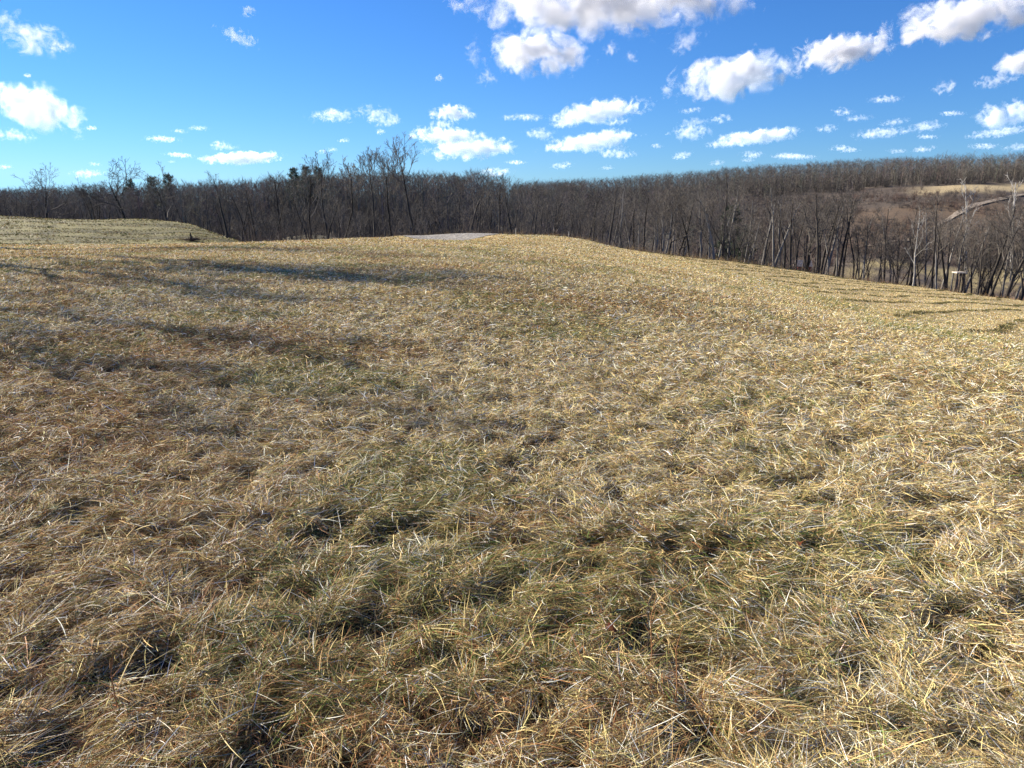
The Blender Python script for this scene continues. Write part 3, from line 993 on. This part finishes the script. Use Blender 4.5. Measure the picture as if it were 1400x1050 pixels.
xb, yb, zb = hit(262, 329)
bp = empty("brush_pile", (xb, yb, zb))
r9 = np.random.default_rng(3)
tri = sprays(np.stack([r9.normal(0, .55, 260), r9.normal(0, .35, 260), r9.uniform(0, .15, 260)], 1),
             (lambda d: d / np.linalg.norm(d, axis=1)[:, None])(np.stack([r9.normal(0, 1, 260), r9.normal(0, 1, 260), r9.uniform(.05, .7, 260)], 1)),
             r9.uniform(.3, .9, 260), np.full(260, .05), r9)
link("twigs", tris_mesh("twigs", tri, M_WOOD, np.tile([[.1, .075, .06]], (260, 1))), bp)
stump = [(np.array([[0, 0, -.2], [-.02, 0, .4], [-.08, 0, .85]]), np.array([.16, .11, .04]), 8), (np.array([[.1, 0, .0], [.5, .1, .25], [.95, .1, .3]]), np.array([.09, .07, .02]), 6)]
link("stump", tubes_mesh("stump", stump, M_DARKWOOD), bp)
tag(bp, "dark heap of twigs round a broken stump on the left green field", "brush pile")

# dead leaves and dry stalks lying in the near grass
def leaf_mesh(seed, c):
    r = np.random.default_rng(seed)
    m = 13
    t = np.linspace(0, 1, m)
    wdt = .028 * np.sin(np.pi * t ** .8) * (1 + .45 * np.sin(t * 22)) + .002
    Lf = .1
    V = []
    for i in range(m):
        cz = .02 * math.sin(t[i] * 3) + .01
        for s in (-1, 0, 1):
            V.append((s * wdt[i], t[i] * Lf, cz + abs(s) * wdt[i] * .5))
    V = np.array(V)
    i = np.arange(m - 1)[:, None] * 3 + np.arange(2)[None]
    q = np.stack([i, i + 1, i + 4, i + 3], -1).reshape(-1, 4)
    return mesh_np("dead_leaf", V, q.ravel(), np.arange(len(q)) * 4, M_LEAF, np.tile([c], (len(q), 1)), smooth=True)

for i, (px, row, c, label) in enumerate([
        (408, 563, (.19, .055, .022), "curled red brown dead leaf lying on pale matted grass, left of centre"),
        (592, 577, (.12, .045, .02), "dark brown dead leaf in a tussock near the middle of the field"),
        (1092, 765, (.15, .05, .022), "brown dead leaf sunk in shadowed grass on the lower right"),
        (826, 885, (.1, .03, .018), "dark red dead leaf between tussocks near the dry stalks")]):
    x, y, z = hit(px, row)
    o = link("dead_leaf", leaf_mesh(i, c))
    o.location = (x, y, z + .07); o.rotation_euler = (.2, .3 * i - .4, i * 1.4); o.scale = (.55, .55, .55)
    tag(o, label, "leaf", "dead leaves in the grass")

M_STALK = noisy_material("dry orange stalk", [(.3, (.26, .12, .05)), (.7, (.42, .22, .1))], 20, 4, bump=0)
M_DSTALK = noisy_material("dry dark stalk", [(.3, (.05, .04, .035)), (.7, (.1, .08, .06))], 20, 4, bump=0)
for i, (px, row, h, m, label) in enumerate([
        (887, 945, .36, M_STALK, "stiff orange dry stalk in the foreground grass, left one of two"),
        (921, 985, .33, M_STALK, "stiff orange dry stalk in the foreground grass, right one of two"),
        (884, 905, .28, M_DSTALK, "thin dark dry stem rising just behind the orange stalks"),
        (163, 1000, .26, M_STALK, "rusty orange stalk in the grass at the lower left corner")]):
    x, y, z = hit(px, row)
    rr = np.random.default_rng(i + 50)
    pts = np.array([[0, 0, -.03], [.004, 0, h * .4], [-.004, .006, h * .75], [.012, .004, h]])
    br = [(pts, np.array([.0024, .0022, .0018, .001]), 5)]
    for k in range(4):
        p = np.array([0, 0, h * (.45 + .13 * k)]); d = rr.normal(0, 1, 3); d[2] = 1.6; d = norm(d)
        br.append((np.stack([p, p + d * .02, p + d * .045]), np.array([.0016, .0014, .0007]), 4))
    o = link("dry_stalk", tubes_mesh("dry_stalk", br, m))
    o.location = (x, y, z)
    tag(o, label, "stalk", "dry stalks in the grass")

# ------------------------------------------------------------------ clouds: real volumes at cumulus height
def cloud_material(asp, seed, dens, Hm, bias, scale):
    m, t = new_mat("cloud vapour")
    L = t.links.new
    tc = nd(t, "ShaderNodeTexCoord")
    out = nd(t, "ShaderNodeOutputMaterial")
    pv = nd(t, "ShaderNodeVolumePrincipled")
    L(pv.outputs[0], out.inputs[1])
    pv.inputs["Color"].default_value = (.93, .935, .955, 1)
    pv.inputs["Anisotropy"].default_value = .2
    sc = nd(t, "ShaderNodeVectorMath", operation='MULTIPLY'); L(tc.outputs["Object"], sc.inputs[0]); sc.inputs[1].default_value = asp
    ad = nd(t, "ShaderNodeVectorMath", operation='ADD'); L(sc.outputs[0], ad.inputs[0]); ad.inputs[1].default_value = (seed * 7.3, seed * 3.1, seed)
    no = nd(t, "ShaderNodeTexNoise"); L(ad.outputs[0], no.inputs["Vector"])
    no.inputs["Scale"].default_value = scale; no.inputs["Detail"].default_value = 8; no.inputs["Roughness"].default_value = .68; no.inputs["Distortion"].default_value = .45
    ln = nd(t, "ShaderNodeVectorMath", operation='LENGTH'); L(tc.outputs["Object"], ln.inputs[0])
    a = nd(t, "ShaderNodeMath", operation='MULTIPLY_ADD'); L(no.outputs[0], a.inputs[0]); a.inputs[1].default_value = 3.7; a.inputs[2].default_value = -1.85 + bias
    p = nd(t, "ShaderNodeMath", operation='POWER'); L(ln.outputs[1], p.inputs[0]); p.inputs[1].default_value = 2
    b = nd(t, "ShaderNodeMath", operation='SUBTRACT'); L(a.outputs[0], b.inputs[0]); L(p.outputs[0], b.inputs[1])
    mr = nd(t, "ShaderNodeMapRange"); L(b.outputs[0], mr.inputs[0])
    mr.inputs[1].default_value = 0; mr.inputs[2].default_value = .85; mr.inputs[3].default_value = 0; mr.inputs[4].default_value = 9 * dens / Hm
    L(mr.outputs[0], pv.inputs["Density"])
    return m

_ico = bpy.data.meshes.new("cloud_hull")
_b = bmesh.new(); bmesh.ops.create_icosphere(_b, subdivisions=3, radius=1); _b.to_mesh(_ico); _b.free()

def cloud(i, px, row, w, h, dens, label, group, tilt=0, alt=950):
    a = ray(px, row + h * .5)
    k = alt / a[2]
    r = np.array(ray(px, row))
    c = r * k
    s = k / F_PX
    small_ = dens < .7
    Wm, Hm = w * s / 2 * (1.45 if small_ else 1.3), max(h * s / 2 * (1.6 if small_ else 1.38), 14)
    Dm = max(Hm * 1.3, Wm * .5)
    o = link("cloud", _ico.copy())
    o.location = (c[0], c[1], c[2] + EYE)
    o.scale = (Wm, Dm, Hm)
    o.rotation_euler = (0, tilt, -math.atan2(r[0], r[1]))
    o.data.materials.append(cloud_material((Wm / Hm, Dm / Hm, 1), i + 1, dens * (.55 if small_ else .9), Hm, .14 if small_ else .33, 1.7 if small_ else 1.35))
    tag(o, label, "cloud", group)

big = [
    (822, 2, 380, 76, .8, "large cumulus with grey base cut by the top of the picture", 0),
    (738, 72, 158, 62, 1, "rounded white cumulus just under the largest cloud", .05),
    (1000, 105, 168, 58, 1, "long lumpy cumulus right of centre, left one of two", -.12),
    (1145, 72, 134, 46, 1, "long lumpy cumulus rising to the right beside its neighbour", -.12),
    (1322, 24, 220, 56, 1, "big grey and white cumulus in the upper right corner", -.1),
    (1395, 88, 66, 38, .9, "cumulus cut by the right edge below the corner cloud", 0),
    (48, 146, 124, 56, .8, "bright white torn cloud at the left edge, larger of two", .3),
    (36, 46, 110, 46, .6, "ragged white cloud at the upper left", .3),
    (20, 185, 56, 16, .5, "small pointed white cloud below the torn left cloud", .1),
    (326, 50, 58, 20, .3, "thin torn wisp high over the left field", .25),
    (340, 16, 22, 14, .3, "tiny wisp near the top edge, left side", 0),
    (648, 72, 24, 36, .35, "small upright wisp left of the rounded cumulus", 0),
    (666, 106, 34, 20, .4, "small ragged puff below left of the rounded cumulus", 0),
    (938, 54, 54, 30, .4, "ragged puff below the right end of the largest cloud", -.4),
    (835, 67, 22, 20, .4, "small puff right of the rounded cumulus", 0),
    (864, 78, 22, 16, .25, "faint wisp right of the small puff", .5),
    (457, 158, 70, 18, .5, "thin white cloud above the three tall trees, left one", -.05),
    (518, 157, 64, 22, .5, "thin white cloud above the tall trees, right one", .2),
    (618, 155, 58, 22, .8, "white puff above the layered clouds in the middle", 0),
    (822, 152, 126, 30, 1, "flat-based cumulus alone in the middle right sky", -.12),
    (612, 186, 110, 22, .7, "upper long layer of the cloud stack over the wood", .05),
    (645, 203, 124, 28, .8, "lowest broad layer of the cloud stack over the wood", -.06),
    (606, 170, 40, 12, .6, "thin middle layer of the cloud stack", 0),
    (806, 194, 124, 24, .8, "long low cloud over the distant hills, right of the stack", -.14),
    (1037, 187, 112, 20, .8, "long flat cloud low over the right wooded hill", -.08),
    (1370, 158, 64, 36, .9, "stacked cumulus near the right edge", 0),
    (332, 216, 104, 18, .8, "long white cloud low over the left wood", -.05),
]
for i, (px, row, w, h, de, label, tilt) in enumerate(big):
    cloud(i, px, row, w, h, de, label, "clouds", tilt)
small = [(740, 183, 46, 16), (765, 172, 18, 8), (842, 210, 56, 13), (945, 181, 62, 20), (985, 163, 32, 12), (991, 196, 60, 11), (1205, 182, 76, 14), (1266, 173, 50, 16),
         (1355, 112, 44, 18), (1291, 119, 30, 20), (1366, 181, 80, 13), (1130, 176, 32, 11), (1152, 153, 32, 11), (1210, 136, 44, 10), (222, 190, 48, 9), (300, 197, 24, 9),
         (245, 212, 42, 7), (118, 237, 44, 11), (6, 228, 20, 6), (520, 180, 14, 8), (124, 175, 20, 7), (677, 235, 52, 13), (768, 226, 32, 10), (1085, 214, 62, 8), (1030, 212, 30, 8),
         (1150, 203, 32, 10), (1262, 204, 32, 10), (600, 107, 16, 9), (470, 192, 18, 6), (38, 103, 12, 6), (897, 200, 20, 7), (930, 215, 26, 6), (1302, 155, 34, 7), (1165, 205, 24, 7), (1345, 200, 40, 8), (705, 222, 32, 6), (1268, 187, 30, 6), (80, 65, 30, 12)]
for i, (px, row, w, h) in enumerate(small):
    cloud(i + 40, px, row, w, h, .6, "small white puff of fair-weather cloud low in the sky", "small scattered clouds", R.uniform(-.12, .08))
Rc = random.Random(31)
for i in range(34):
    px = Rc.uniform(690, 1420) if i < 26 else Rc.uniform(0, 640)
    row = Rc.uniform(150, 236) if i < 26 else Rc.uniform(165, 238)
    row = min(row, float(skyline_row(px)) - 7)
    w = Rc.uniform(16, 52) * (.5 + (240 - row) / 130)
    cloud(i + 90, px, row, w, w * Rc.uniform(.13, .26) + 2, .3, "thin pale streak of cloud scrap in the lower sky", "pale cloud scraps", Rc.uniform(-.12, .08))
